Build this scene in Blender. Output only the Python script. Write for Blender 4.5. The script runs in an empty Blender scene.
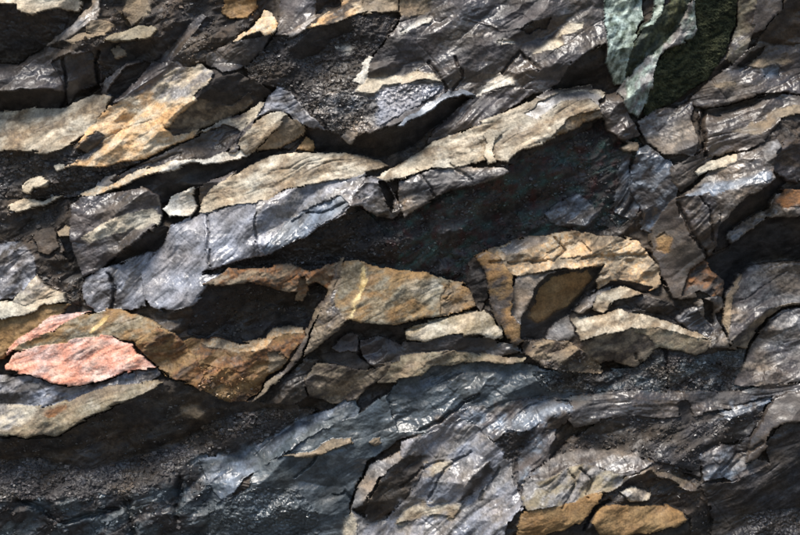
import bpy, math, numpy as np
from mathutils import Vector

# ------------------------------------------------------------------ camera, sky, sun, exposure
SC = bpy.context.scene
S = 0.005                      # metres per unit of the traced plan (frame is 800 x 535 units = 4.0 x 2.675 m)
ZC = 1.95                      # height of the picture centre above the ground
LENS = 100.0
DIST = 800 * S * LENS / 36.0

cam_d = bpy.data.cameras.new('camera')
cam = bpy.data.objects.new('camera', cam_d)
SC.collection.objects.link(cam)
cam_d.lens = LENS
cam_d.sensor_width = 36.0
cam_d.clip_end = 5000
cam.location = (0, -DIST, ZC)
cam.rotation_euler = (math.radians(90), 0, 0)
SC.camera = cam

SUN_EL, SUN_AZ = math.radians(64), math.radians(-32)     # azimuth from straight behind the camera, minus = left
sd = Vector((math.cos(SUN_EL) * math.sin(SUN_AZ), -math.cos(SUN_EL) * math.cos(SUN_AZ), math.sin(SUN_EL)))

W = bpy.data.worlds.new('World')
SC.world = W
W.use_nodes = True
nt = W.node_tree
sky = nt.nodes.new('ShaderNodeTexSky')
sky.sky_type = 'NISHITA'
sky.sun_disc = False
sky.sun_elevation = SUN_EL
sky.sun_rotation = math.atan2(sd.x, sd.y)
sky.dust_density = 1.0
bg = nt.nodes['Background']
bg.inputs['Strength'].default_value = 0.115
nt.links.new(sky.outputs[0], bg.inputs['Color'])

sun_d = bpy.data.lights.new('sun', 'SUN')
sun_d.energy = 4.2
sun_d.angle = math.radians(25)
sun_d.color = (1.0, 0.95, 0.88)
sun = bpy.data.objects.new('sun', sun_d)
SC.collection.objects.link(sun)
sun.rotation_euler = (-sd).to_track_quat('-Z', 'Y').to_euler()
sun.location = (-3, -6, 9)

SC.view_settings.view_transform = 'Standard'
SC.view_settings.look = 'None'
SC.view_settings.exposure = 0.52
SC.view_settings.gamma = 1.0
SC.view_settings.use_curve_mapping = False

# ------------------------------------------------------------------ noise
F = np.float32


def hsh(ix, iy, seed):
    n = (ix.astype(np.int64) * 374761393 + iy.astype(np.int64) * 668265263 + seed * 1442695041) & 0xFFFFFFFF
    n = ((n ^ (n >> 13)) * 1274126177) & 0xFFFFFFFF
    n = ((n ^ (n >> 15)) * 2246822519) & 0xFFFFFFFF
    n = n ^ (n >> 16)
    return (n & 0xFFFFFF).astype(F) / F(16777215)


def perlin(x, y, seed=0):
    x0 = np.floor(x); y0 = np.floor(y)
    fx = x - x0; fy = y - y0
    u = fx * fx * fx * (fx * (fx * 6 - 15) + 10)
    v = fy * fy * fy * (fy * (fy * 6 - 15) + 10)

    def g(dx, dy):
        a = hsh(x0 + dx, y0 + dy, seed) * F(6.2831853)
        return np.cos(a) * (fx - dx) + np.sin(a) * (fy - dy)
    a = g(0, 0); b = g(1, 0); c = g(0, 1); d = g(1, 1)
    p = a + (b - a) * u
    q = c + (d - c) * u
    return (p + (q - p) * v) * F(1.5)


def fbm(x, y, octv=4, seed=0, gain=0.5):
    t = 0; a = 1.0; s = 1.0
    for i in range(octv):
        t = t + a * perlin(x * s + 17.3 * i, y * s - 9.1 * i, seed + i)
        a *= gain; s *= 2.03
    return t


def ridged(x, y, octv=3, seed=0, gain=0.55):
    t = 0; a = 1.0; s = 1.0
    for i in range(octv):
        t = t + a * (1 - 2 * np.abs(perlin(x * s + 7.7 * i, y * s + 3.3 * i, seed + i)))
        a *= gain; s *= 2.1
    return t * 0.6


def chips(x, y, seed=0):
    """broken-rock facets: every cell is its own small tilted plane"""
    x0 = np.floor(x); y0 = np.floor(y)
    best = np.full(x.shape, 9e9, F); out = np.zeros(x.shape, F)
    for dx in (-1, 0, 1):
        for dy in (-1, 0, 1):
            cx = x0 + dx; cy = y0 + dy
            px = cx + hsh(cx, cy, seed); py = cy + hsh(cx, cy, seed + 11)
            ex = x - px; ey = y - py
            d = ex * ex + ey * ey
            m = d < best
            if not m.any():
                continue
            tx = hsh(cx, cy, seed + 23) * 2 - 1; ty = hsh(cx, cy, seed + 31) * 2 - 1
            o = (hsh(cx, cy, seed + 41) - 0.5) * 0.6
            best = np.where(m, d, best)
            out = np.where(m, ex * tx + ey * ty + o, out)
    return out


def facet(x, y, seed=0):
    """crisp broken planes: heights on a skewed lattice joined by flat triangles"""
    s = (x + y) * F(0.3660254)
    i = np.floor(x + s); j = np.floor(y + s)
    u = i * 0 + (x + s - i); v = (y + s - j)
    up = u > v
    h0 = hsh(i, j, seed); h3 = hsh(i + 1, j + 1, seed)
    hm = hsh(np.where(up, i + 1, i), np.where(up, j, j + 1), seed)
    big = np.maximum(u, v); sml = np.minimum(u, v)
    return (h0 * (1 - big) + hm * (big - sml) + h3 * sml) * 2 - 1


def broken(x, y):
    """three generations of fracture planes, bedding rising to the right; returns heights"""
    out = []
    for d, an, ang, sd, wa in ((34, 1.9, 27, 601, 9.0), (15, 1.8, 33, 611, 4.5), (6.5, 1.6, 22, 621, 2.0)):
        t = math.radians(ang); c, s = math.cos(t), math.sin(t)
        wx = x + wa * perlin(x / (d * 1.7), y / (d * 1.5), sd + 1); wy = y + wa * perlin(x / (d * 1.6), y / (d * 1.7), sd + 2)
        out.append(facet((wx * c - wy * s) / (d * an), (wx * s + wy * c) / d, sd))
    return out


def warp(x, y):
    """ragged, angular outlines: broad bends plus torn steps"""
    wx = 3.0 * perlin(x / 47, y / 39, 101) + 2.2 * chips(x / 17, y / 12, 102) + 0.7 * chips(x / 6.5, y / 5, 103) + 0.35 * perlin(x / 2.3, y / 2.3, 107)
    wy = 3.0 * perlin(x / 43, y / 37, 104) + 2.2 * chips(x / 18, y / 11, 105) + 0.7 * chips(x / 7, y / 4.6, 106) + 0.35 * perlin(x / 2.4, y / 2.2, 108)
    return x + wx, y + wy


# ------------------------------------------------------------------ mineral colours, one with painted sky sheen: two tones, wetness, grain size of the mottling
PAL = {
    'cream':  ((.48, .415, .315), (.31, .26, .19), .15, 14),
    'white':  ((.64, .59, .50), (.46, .41, .34), .10, 9),
    'tan':    ((.235, .178, .115), (.14, .105, .07), .35, 14),
    'olive':  ((.165, .13, .078), (.25, .21, .145), .3, 22),
    'ochre':  ((.52, .32, .155), (.50, .40, .275), .05, 9),
    'gold':   ((.55, .43, .22), (.40, .27, .10), .2, 5),
    'umber':  ((.19, .108, .042), (.24, .148, .064), .3, 12),
    'rust':   ((.21, .095, .035), (.075, .046, .028), .25, 7),
    'brown':  ((.070, .050, .034), (.040, .030, .023), .5, 12),
    'cocoa':  ((.082, .062, .048), (.045, .035, .029), .8, 14),
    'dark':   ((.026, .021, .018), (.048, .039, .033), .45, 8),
    'grey':   ((.055, .049, .048), (.030, .026, .025), .75, 10),
    'mauve':  ((.080, .067, .064), (.044, .037, .036), .7, 11),
    'lgrey':  ((.23, .212, .198), (.10, .092, .086), .8, 9),
    'silver': ((.27, .27, .295), (.125, .124, .134), 1.0, 12),
    'wet':    ((.17, .195, .23), (.060, .066, .076), 1.0, 9),  # pale blue sky sheen painted into the colour of wet rock
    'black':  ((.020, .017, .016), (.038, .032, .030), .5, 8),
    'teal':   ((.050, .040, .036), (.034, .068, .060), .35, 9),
    'blue':   ((.038, .047, .052), (.075, .090, .098), .85, 10),
    'pink':   ((.63, .285, .195), (.63, .43, .35), .05, 9),
    'mint':   ((.34, .40, .345), (.06, .08, .055), 1.0, 5),
    'sage':   ((.024, .032, .023), (.062, .076, .058), .6, 7),
    'moss':   ((.014, .019, .009), (.075, .080, .040), .05, 4),
}
PMAT = {}
for k_ in PAL:
    PMAT[k_] = 'slate' if k_ in ('blue', 'silver', 'wet', 'grey', 'lgrey', 'mauve', 'cocoa') else 'moss' if k_ == 'moss' else 'stone'

# relief on top of the big shape: chip amp, chip size, streak amp, streak spacing, streak angle(deg), grain amp, grain size
DET = {
    'rough':  (2.8, 17, 1.0, 6, 27, 0.8, 4.5),
    'chip':   (4.0, 12, 0.8, 6, 27, 0.9, 4),
    'slate':  (1.3, 24, 2.0, 4, 42, 0.45, 4),
    'fine':   (1.0, 15, 0.9, 5, 25, 0.5, 4),
    'smooth': (0.6, 30, 0.5, 9, 22, 0.25, 5),
    'grit':   (1.8, 6, 0.3, 5, 25, 1.4, 3),
    'gravel': (1.8, 6, 0.2, 5, 25, 1.3, 3),
    'flow':   (1.4, 20, 5.2, 7, 46, 0.7, 4),
    'strata': (1.3, 20, 2.2, 5, 24, 0.6, 4),
    'flat':   (1.0, 18, 1.8, 5, 5, 0.7, 4),
    'vert':   (1.6, 14, 2.6, 6, 68, 0.6, 4),
    'moss':   (0.9, 9, 0.0, 5, 25, 1.4, 2.2),
    'crack':  (4.6, 15, 1.0, 6, 30, 0.9, 4),
}

ROCKS = {}     # key -> (name, label, kind)
REGS = []      # painted in order, later ones lie over earlier ones


def rock(key, name, label, kind=None):
    ROCKS[key] = (name, label, kind)


def reg(key, part, pts, s, ang, lift, pal, det, **kw):
    p = np.array([[float(v) for v in q.split(',')] for q in pts.split()])
    q = p.copy()
    q[p[:, 0] <= 2, 0] = -210
    q[p[:, 0] >= 798, 0] = 1010
    q[p[:, 1] <= 0, 1] = -160
    q[p[:, 1] >= 533, 1] = 690
    REGS.append(dict(key=key, part=part, p=q, s=s, a=math.radians(ang), lift=lift, pal=pal, det=det, **kw))


# ------------------------------------------------------------------ the rocks, traced as outlines on the face
#   s = steepness of the facet (plus: leans back, sees the sky; minus: overhangs), ang = the way it falls (90 = straight down)
rock('face', 'rock_face', 'dark layered rock face behind and between all the stones', 'structure')

# --- upper left corner
rock('uptan', 'rock_ledge', 'pale tan ledge with dark mossy underside filling the upper left corner')
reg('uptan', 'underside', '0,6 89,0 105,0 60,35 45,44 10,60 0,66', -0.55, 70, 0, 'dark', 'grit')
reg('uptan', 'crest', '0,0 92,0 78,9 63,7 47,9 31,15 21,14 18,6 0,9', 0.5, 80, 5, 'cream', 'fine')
rock('strata', 'rock_band', 'dark brown splintered band running up to the top edge above the orange stone')
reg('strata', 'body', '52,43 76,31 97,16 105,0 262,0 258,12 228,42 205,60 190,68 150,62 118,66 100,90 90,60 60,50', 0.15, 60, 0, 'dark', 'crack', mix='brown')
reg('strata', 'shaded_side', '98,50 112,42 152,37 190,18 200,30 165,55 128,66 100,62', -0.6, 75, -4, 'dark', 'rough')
reg('strata', 'seam', '150,58 172,40 200,14 207,16 186,44 160,62', 0.7, 40, 3, 'mauve', 'slate')
reg('strata', 'seam', '120,12 150,0 158,0 150,10 128,24', 0.3, 60, 2, 'tan', 'fine')
rock('rib', 'rock_shard', 'thin grey sunlit rib slanting down from the top edge beside mossy corner')
reg('rib', None, '43,44 68,23 89,4 106,-20 112,0 97,17 76,32 54,44', 0.8, 50, 7, 'lgrey', 'slate')
rock('n1', 'stone', 'squat tan stone wedged beside the thin grey rib')
reg('n1', None, '84,30 88,22 100,20 112,23 114,31 104,35 92,34', 0.6, 70, 5, 'tan', 'rough')
rock('n2', 'stone', 'long flat tan stone with rounded top in the dark band, right of rib')
reg('n2', None, '105,43 118,32 136,22 150,23 156,28 152,36 136,39 115,44', 0.8, 75, 7, 'olive', 'fine')
rock('n3', 'stone', 'small brown lump hanging below the long flat tan stone')
reg('n3', None, '110,50 118,45 126,50 125,58 114,59', 0.4, 70, 4, 'tan', 'rough')
rock('n4', 'rock_shard', 'narrow pale splinter at the foot of the thin grey rib')
reg('n4', None, '64,40 76,33 105,32 108,36 72,42', 0.9, 80, 5, 'tan', 'fine')
rock('greyleft', 'rock_block', 'grey block with lit back and dark overhang at left, above pale tan slab')
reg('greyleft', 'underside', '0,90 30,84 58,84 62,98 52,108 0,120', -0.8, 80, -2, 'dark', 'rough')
reg('greyleft', 'back', '0,67 10,62 24,55 47,47 86,52 99,68 101,80 78,87 60,90 30,88 0,96', 0.55, 65, 5, 'mauve', 'rough')
reg('greyleft', 'end', '52,60 58,78 62,102 80,86 100,80 96,62 88,52', 0.2, 20, 3, 'grey', 'rough')
rock('slv', 'rock_wedge', 'small grey wedge with dark gap on its right, above orange stone')
reg('slv', 'back', '98,90 104,76 113,68 136,58 140,64 118,84 108,98', 0.7, 45, 6, 'grey', 'slate')
reg('slv', 'gap', '106,90 118,70 140,60 148,62 132,80 118,96', -0.5, 60, -5, 'dark', 'fine')

# --- orange stone
rock('tanleft', 'flat_rock', 'pale tan weathered flat rock at left edge beside the orange stone')
reg('tanleft', None, '0,119 24,107 47,106 58,105 92,91 112,94 104,108 87,130 72,140 60,150 45,154 18,151 0,140', 0.55, 70, 6, 'cream', 'fine', mix='tan')
rock('orange', 'flat_rock', 'large orange and cream flat rock with a rough sunlit surface')
reg('orange', 'shoulder', '112,100 148,62 174,60 184,66 176,74 158,90 123,101', 0.5, 60, 5, 'mauve', 'rough')
reg('orange', 'face', '58,172 70,152 85,131 108,104 123,98 154,88 178,76 208,72 214,80 200,100 168,126 172,136 200,128 192,138 168,147 147,157 113,166 75,174', 0.5, 62, 6, 'ochre', 'rough')
reg('orange', 'pale_corner', '150,90 172,66 200,64 215,74 204,94 180,100 160,104', 0.75, 60, 7, 'cream', 'rough', mix='lgrey')
reg('orange', 'grey_patch', '68,164 78,142 96,130 106,138 100,148 84,160', -0.1, 60, 2, 'grey', 'rough')
rock('shadewedge', 'rock_wedge', 'dark brown overhanging wedge at the right end of the orange stone')
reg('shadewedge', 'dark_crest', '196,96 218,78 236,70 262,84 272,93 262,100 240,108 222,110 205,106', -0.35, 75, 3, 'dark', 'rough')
reg('shadewedge', 'brown_face', '164,128 180,114 202,98 226,104 248,92 250,100 226,118 200,130 184,133 172,136', -0.25, 70, 4, 'brown', 'fine', mix='tan')

# --- top centre
rock('tri', 'rock_block', 'grey block capped by a pale pointed triangle near the top edge')
reg('tri', 'front', '203,54 231,40 265,36 272,33 264,50 247,64 223,72 205,64', 0.3, 70, 3, 'grey', 'rough')
reg('tri', 'pale_tip', '230,40 252,23 263,8 270,10 276,24 272,35 265,37 260,31 250,32 239,39', 0.9, 60, 6, 'cream', 'fine', mix='ochre')
rock('n5', 'stone', 'orange brown stone touching the top edge above the pale triangle')
reg('n5', None, '220,12 236,0 256,0 258,6 246,16 226,17', 0.4, 70, 4, 'umber', 'rough')
rock('rough', 'flat_rock', 'broad dark rough rock at top centre left of the white quartz sliver')
reg('rough', 'face', '245,66 262,52 276,35 290,36 313,27 331,26 357,13 378,10 398,18 382,42 368,66 354,92 336,108 352,128 340,140 312,124 300,104 285,90 262,84 250,78', 0.25, 60, 2, 'dark', 'grit', mix='grey')
reg('rough', 'dark_hollow', '290,48 313,30 331,27 350,18 356,30 330,40 318,52 296,58', -0.7, 70, -4, 'dark', 'fine')
reg('rough', 'vein', '336,52 340,46 352,44 360,46 350,49 342,50', 0.8, 75, 3, 'white', 'fine')
rock('mauvetop', 'rock_wedge', 'mauve wedge reaching the top edge left of orange brown crust')
reg('mauvetop', None, '274,36 299,0 328,0 316,17 305,29 288,37', 0.6, 50, 5, 'mauve', 'slate')
rock('crust', 'rock_ledge', 'orange brown crusted ledge at top edge, left of big grey face')
reg('crust', 'face', '303,30 323,14 339,4 352,0 384,0 382,9 357,14 331,27 312,30', 0.5, 65, 6, 'ochre', 'rough', mix='brown')
reg('crust', 'pale_lip', '280,36 303,25 315,16 324,13 316,22 306,31 290,38', 0.9, 60, 6, 'lgrey', 'fine')
reg('crust', 'end', '350,0 402,0 398,10 382,12 362,10', 0.5, 75, 4, 'tan', 'rough')

rock('bigrey', 'flat_rock', 'big blue grey rock with cream chips, left of the green white block')
reg('bigrey', 'face', '352,94 372,62 384,42 398,20 412,0 603,0 607,62 590,82 560,92 530,94 510,97 472,98 446,93 420,110 400,126 384,142 362,136 342,120', 0.32, 62, 4, 'grey', 'rough', mix='mauve')
reg('bigrey', 'blue_side', '376,90 400,84 440,88 430,98 402,114 380,128 362,120', 0.42, 60, 5, 'silver', 'grit')
reg('bigrey', 'pebbly_foot', '308,104 332,92 356,94 378,100 376,124 356,140 330,130', 0.35, 65, 3, 'lgrey', 'gravel', mix='dark')
reg('bigrey', 'cream_chip', '400,79 414,71 432,73 441,85 428,81 414,82 400,85', 0.9, 80, 6, 'cream', 'fine')
reg('bigrey', 'cream_chip', '356,91 366,76 378,78 400,76 404,83 382,84 376,93', 0.9, 80, 6, 'cream', 'fine')
reg('bigrey', 'cream_chip', '478,96 486,84 499,75 513,78 514,86 497,90', 0.9, 75, 6, 'white', 'rough')
reg('bigrey', 'cream_chip', '533,53 546,41 558,40 562,46 556,51 546,51', 0.8, 75, 5, 'cream', 'rough')
reg('bigrey', 'cream_chip', '556,37 568,23 582,23 582,31 568,34', 0.8, 75, 5, 'cream', 'rough')
reg('bigrey', 'quartz_line', '398,31 416,21 430,17 431,22 413,28 400,33', 0.8, 75, 4, 'white', 'fine')
reg('bigrey', 'quartz_line', '494,46 502,41 514,40 515,43 504,45', 0.8, 75, 4, 'white', 'fine')
reg('bigrey', 'tan_top', '398,12 410,0 438,0 430,9 408,15', 0.5, 75, 4, 'tan', 'rough')
reg('bigrey', 'dark_dip', '520,30 540,20 552,16 548,26 530,32', -0.4, 80, 0, 'dark', 'rough')
rock('quartz', 'rock_shard', 'straight narrow white quartz sliver standing on the grey rock, top centre')
reg('quartz', None, '353,82 366,62 371,55 375,57 368,72 362,83', 0.6, 30, 5, 'white', 'smooth')
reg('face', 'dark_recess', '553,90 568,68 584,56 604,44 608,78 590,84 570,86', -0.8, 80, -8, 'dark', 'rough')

rock('wetlip', 'rock_ledge', 'thin dark ledge with blue sheen painted on its wet lip over a black hollow')
reg('wetlip', 'hollow', '330,146 360,136 392,128 421,114 447,102 474,97 462,110 441,125 420,140 395,153 380,160 356,156', -0.9, 75, -6, 'black', 'fine')
reg('wetlip', 'lip', '396,128 421,108 447,93 466,91 478,95 447,102 426,113 404,128', 0.8, 62, 4, 'wet', 'smooth')  # sky reflection on the lip painted as pale blue
rock('chipgrey', 'stone', 'small angular grey chip left of the black hollow under wet lip')
reg('chipgrey', None, '331,148 338,138 348,129 357,133 352,142 344,152', 0.4, 30, 5, 'lgrey', 'chip')
rock('purplerough', 'rock_wedge', 'mauve furrowed wedge between wet lip and the long tan ledge')
reg('purplerough', None, '426,144 440,126 458,110 479,96 513,89 538,91 516,106 489,119 460,132 440,142', 0.42, 62, 4, 'mauve', 'flow')

# --- left middle
rock('darkgravel', 'gravel', 'dark crumbled rubble in the gap under the pale left flat rock', 'stuff')
reg('darkgravel', None, '0,142 18,151 47,154 70,142 84,152 64,168 100,168 147,157 118,173 97,186 78,196 50,197 24,200 0,212', -0.15, 75, -5, 'dark', 'gravel', mix='grey')
rock('pebA', 'stone', 'ragged pale stone sitting in the dark rubble near left edge')
reg('pebA', None, '22,184 32,178 40,176 50,180 48,186 34,187 30,194 22,192', 0.5, 75, 6, 'cream', 'chip')
rock('pebB', 'stone', 'tiny cream stone at the lower left tip of the orange stone')
reg('pebB', None, '53,166 58,163 64,163 65,169 57,171', 0.5, 75, 5, 'cream', 'fine')
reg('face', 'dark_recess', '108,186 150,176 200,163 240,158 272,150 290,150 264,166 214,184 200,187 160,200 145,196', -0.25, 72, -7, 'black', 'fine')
rock('splinter', 'rock_shard', 'long slender orange and cream splinter under the orange stone')
reg('splinter', 'body', '74,196 92,187 115,175 147,162 181,154 200,152 178,163 160,172 125,184 86,198', 0.85, 66, 7, 'cream', 'fine', mix='ochre')
reg('splinter', 'pale_end', '158,174 172,162 196,152 232,151 244,147 262,145 240,158 215,162 190,163 170,173', 0.8, 68, 6, 'white', 'rough')
rock('pebC', 'stone', 'rounded grey stone resting on the long orange splinter')
reg('pebC', None, '96,184 104,174 116,173 119,177 106,186', 0.6, 75, 7, 'lgrey', 'smooth')
rock('pinkchip', 'rock_shard', 'pinkish cream flake at left edge below the dark rubble')
reg('pinkchip', None, '5,207 26,199 42,201 50,194 60,193 40,208 16,213 5,212', 0.8, 75, 6, 'cream', 'fine')
rock('broken', 'rock_block', 'broken dark brown blocky rock with open cracks at left edge')
reg('broken', 'body', '0,214 16,213 40,207 62,198 72,204 70,232 76,258 84,280 80,306 66,300 40,274 14,300 0,310', 0.1, 50, -3, 'dark', 'crack', mix='brown')
reg('broken', 'brown_block', '32,236 42,228 54,228 56,246 48,256 36,252', 0.4, 60, 4, 'brown', 'fine')
reg('broken', 'pale_flake', '56,232 62,226 71,229 69,234 58,236', 0.7, 60, 4, 'tan', 'fine')
reg('broken', 'wet_foot', '0,244 16,240 32,258 36,274 14,300 0,300', 0.3, 50, 2, 'silver', 'crack', mix='dark')
reg('broken', 'open_crack', '58,238 72,234 78,246 68,262 60,256', -0.8, 60, -8, 'black', 'fine')
rock('creamstreak', 'rock_block', 'mauve grey block crossed by a broad cream streak')
reg('creamstreak', 'front', '66,206 80,198 110,192 142,188 158,194 162,216 156,227 140,238 118,256 100,272 82,280 74,262 68,238', 0.35, 66, 10, 'mauve', 'rough')
reg('creamstreak', 'cream_streak', '80,234 118,218 153,207 161,214 160,222 128,231 88,241', 0.6, 66, 11, 'cream', 'rough')
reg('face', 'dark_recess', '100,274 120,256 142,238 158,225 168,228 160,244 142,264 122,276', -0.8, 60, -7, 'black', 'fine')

rock('silver', 'flat_rock', 'great silvery grey slate under the cream topped ledge, finely grooved')
reg('silver', 'left_wing', '82,282 102,270 124,262 146,252 160,252 152,280 146,306 126,311 100,313 86,304', 0.22, 40, 4, 'silver', 'slate', mix='grey')
reg('silver', 'face', '140,270 160,246 170,226 198,213 222,208 232,230 234,262 216,281 197,306 172,312 150,306', 0.46, 42, 8, 'silver', 'slate', striate=2.4)
reg('silver', 'middle', '206,216 232,208 266,200 264,226 262,258 246,262 230,266 212,268', 0.42, 55, 8, 'silver', 'slate')
reg('silver', 'right_wing', '256,204 290,190 330,180 366,168 368,184 352,206 345,213 320,229 300,241 270,254 258,260 252,232', 0.36, 66, 8, 'silver', 'rough', mix='lgrey')
reg('silver', 'sheen_foot', '286,222 312,208 340,196 350,206 322,226 296,242 266,256 262,248', 0.75, 66, 8, 'wet', 'flow')  # wet foot with the sheen put into its colour
rock('whiteblock', 'rock_block', 'small cream cube shaped block above the silvery slate')
reg('whiteblock', None, '161,207 170,195 194,188 198,193 196,210 188,217 168,217', 0.6, 75, 13, 'white', 'rough')
reg('face', 'dark_recess', '194,190 204,186 200,204 197,214 190,220 188,217 196,206', -0.6, 70, -6, 'dark', 'fine')
rock('creamtop', 'rock_ledge', 'long cream lens shaped ledge lying on the silvery slate')
reg('creamtop', 'grey_end', '199,206 200,188 214,178 236,168 232,178 212,194', 0.4, 60, 6, 'mauve', 'rough')
reg('creamtop', 'top', '196,212 204,201 212,190 232,173 265,159 305,151 336,151 357,154 378,159 390,165 368,174 347,179 315,183 286,191 268,200 231,208 210,213', 0.78, 72, 10, 'cream', 'strata', mix='tan')
rock('creamridge', 'rock_block', 'cream edged block with brown shaded end right of orange stone')
reg('creamridge', 'mauve_side', '110,178 150,158 192,139 226,120 254,112 250,124 240,140 222,152 196,158 170,161 140,169 116,180', 0.2, 70, 4, 'mauve', 'rough')
reg('creamridge', 'ridge', '190,138 226,117 258,101 265,103 254,118 242,140 236,152 226,152 240,130 224,124 200,134', 0.7, 55, 8, 'cream', 'fine', mix='mauve')
reg('creamridge', 'bright_face', '238,144 252,122 260,116 282,110 288,115 277,129 271,138 260,147 245,153', 0.45, 45, 9, 'cream', 'fine', mix='tan')
reg('creamridge', 'brown_end', '286,115 307,126 303,135 280,150 258,150 271,138 278,128', -0.25, 60, 6, 'tan', 'fine')
reg('creamridge', 'rust_foot', '296,150 306,134 318,130 322,140 312,150', 0.2, 60, 4, 'umber', 'chip')
rock('bluecrest', 'rock_block', 'blue grey pointed crest just above the cream edged block')
reg('bluecrest', None, '254,116 265,99 276,87 290,91 306,109 318,124 330,138 312,128 300,122 284,111 270,112', 0.42, 50, 6, 'silver', 'rough', mix='grey')
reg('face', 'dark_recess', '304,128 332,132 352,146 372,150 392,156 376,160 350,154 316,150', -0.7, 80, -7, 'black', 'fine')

# --- long tan ledge and the hollow
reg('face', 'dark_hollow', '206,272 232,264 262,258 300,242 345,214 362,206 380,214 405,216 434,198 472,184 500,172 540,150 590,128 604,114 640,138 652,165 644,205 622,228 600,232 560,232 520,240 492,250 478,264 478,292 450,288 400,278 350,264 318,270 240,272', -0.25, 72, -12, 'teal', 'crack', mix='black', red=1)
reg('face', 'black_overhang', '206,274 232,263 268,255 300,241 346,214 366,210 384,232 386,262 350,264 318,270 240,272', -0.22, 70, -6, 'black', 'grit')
reg('face', 'painted_glint', '545,212 560,200 578,194 592,202 600,214 590,226 570,228 552,224', 0.25, 70, -6, 'wet', 'rough', mix='black')  # glimmer on wet rock painted as a blue patch
reg('face', 'painted_glint', '616,212 618,180 622,154 630,150 632,180 640,206 632,222', 0.25, 60, -6, 'wet', 'flow', mix='black')  # upright glint, painted in blue over black
rock('knuckle', 'rock_block', 'cracked grey knuckle of rock between cream ledge and tan ledge')
reg('knuckle', 'body', '346,208 356,196 368,178 384,176 396,196 402,212 392,218 378,217 362,207', 0.3, 50, 6, 'grey', 'crack', mix='silver')
reg('knuckle', 'open_crack', '378,182 385,180 394,197 392,212 386,204', -0.8, 30, -5, 'black', 'fine')
rock('tanledge', 'rock_ledge', 'long smooth tan ledge with curved layers above the dark hollow')
reg('tanledge', 'grey_front', '398,180 428,170 455,167 480,168 500,168 506,172 476,186 452,192 434,200 405,218 398,204', 0.25, 70, 7, 'lgrey', 'rough', mix='grey')
reg('tanledge', 'top', '378,178 400,162 416,150 434,142 462,132 489,118 520,107 540,95 560,87 590,84 606,95 608,106 600,117 585,121 565,131 540,146 515,156 505,166 490,161 470,166 455,171 430,168 402,178 386,181', 0.62, 68, 11, 'cream', 'strata', mix='tan')
reg('tanledge', 'layer', '524,116 540,101 562,93 590,92 606,100 604,106 588,100 562,102 548,112 534,120', 0.8, 80, 13, 'lgrey', 'smooth')
reg('tanledge', 'layer', '536,96 556,88 590,85 602,90 590,90 562,91 542,99', 0.8, 80, 12, 'cocoa', 'smooth')
reg('tanledge', 'rust_end', '550,138 566,120 590,112 604,108 602,118 584,123 566,132', 0.25, 68, 9, 'umber', 'rough', mix='tan')
reg('tanledge', 'knob', '480,134 486,130 496,130 500,134 492,140 490,152 494,164 486,166 482,156 484,144', 0.5, 50, 14, 'cream', 'smooth')

# --- green block, top right
rock('green', 'rock_block', 'green and white block with black mossy faces at the top edge')
reg('green', 'moss_face', '684,0 742,0 735,26 727,52 711,77 690,93 665,106 644,116 652,78 663,55 690,40 694,28', -0.25, 60, 3, 'moss', 'moss')
reg('green', 'moss_face', '632,46 641,24 668,3 690,0 688,10 680,30 665,46 645,61 628,78 625,70', -0.2, 60, 4, 'sage', 'vert', mix='moss')
reg('green', 'pale_column', '602,0 648,0 641,18 633,42 628,66 626,82 614,84 606,62', 0.35, 30, 6, 'mint', 'vert')
reg('green', 'vein', '640,30 652,14 662,0 670,0 662,12 648,26', 0.5, 50, 6, 'mint', 'fine')
reg('green', 'ridge', '616,94 624,80 629,75 652,54 665,46 679,26 686,4 692,2 694,30 690,40 679,46 660,56 653,78 648,102 640,117 629,112', 0.5, 40, 10, 'mint', 'vert', mix='lgrey')

# --- right side
rock('pillar', 'rock_wedge', 'narrow brown upright wedge right of the mossy green block')
reg('pillar', None, '728,56 736,28 744,0 759,0 758,24 748,48 736,64', 0.3, 10, 3, 'cocoa', 'fine', mix='olive')
rock('topright', 'rock_block', 'mauve block with dark side in the upper right corner')
reg('topright', 'front', '752,32 754,8 768,0 790,0 781,11 763,30', 0.35, 50, 5, 'mauve', 'smooth')
reg('topright', 'dark_side', '758,44 764,30 782,10 792,0 800,0 800,36 778,43', -0.4, 60, 2, 'brown', 'rough')
rock('banded', 'flat_rock', 'banded brown and mauve flat rock right of the mossy block')
reg('banded', 'face', '688,104 713,79 736,60 748,48 762,40 778,42 800,34 800,88 768,95 731,103 706,108', 0.32, 66, 4, 'cocoa', 'strata', mix='mauve')
reg('banded', 'tan_band', '746,62 762,56 785,57 796,60 780,64 756,66', 0.5, 80, 6, 'tan', 'fine')
reg('banded', 'tan_band', '714,88 726,82 738,81 738,85 722,90', 0.5, 80, 6, 'tan', 'fine')
reg('banded', 'dark_fold', '738,64 752,50 770,44 760,54 744,66', -0.5, 70, -2, 'dark', 'fine')
reg('banded', 'painted_sheen', '764,66 776,60 784,66 780,76 768,76', 0.6, 80, 5, 'wet', 'rough')  # sky sheen painted as a blue spot
rock('brownface', 'flat_rock', 'smooth brown flat rock with tan lower band below the banded rock')
reg('brownface', 'face', '700,110 735,104 768,96 800,89 800,112 783,117 764,140 742,150 706,157', 0.3, 70, 2, 'cocoa', 'strata')
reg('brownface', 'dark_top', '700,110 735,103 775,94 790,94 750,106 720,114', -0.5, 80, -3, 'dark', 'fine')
reg('brownface', 'tan_band', '730,134 756,122 780,108 800,98 800,106 778,118 758,134', 0.55, 70, 5, 'tan', 'fine')
rock('greywet', 'rock_block', 'grey brown crumbly block just beneath the mossy green block')
reg('greywet', None, '638,122 655,109 695,103 692,118 698,140 692,156 662,152 646,142', 0.38, 66, 4, 'mauve', 'rough', mix='lgrey')
rock('nub', 'rock_block', 'small brown folded block at the right tip of the tan ledge')
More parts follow.
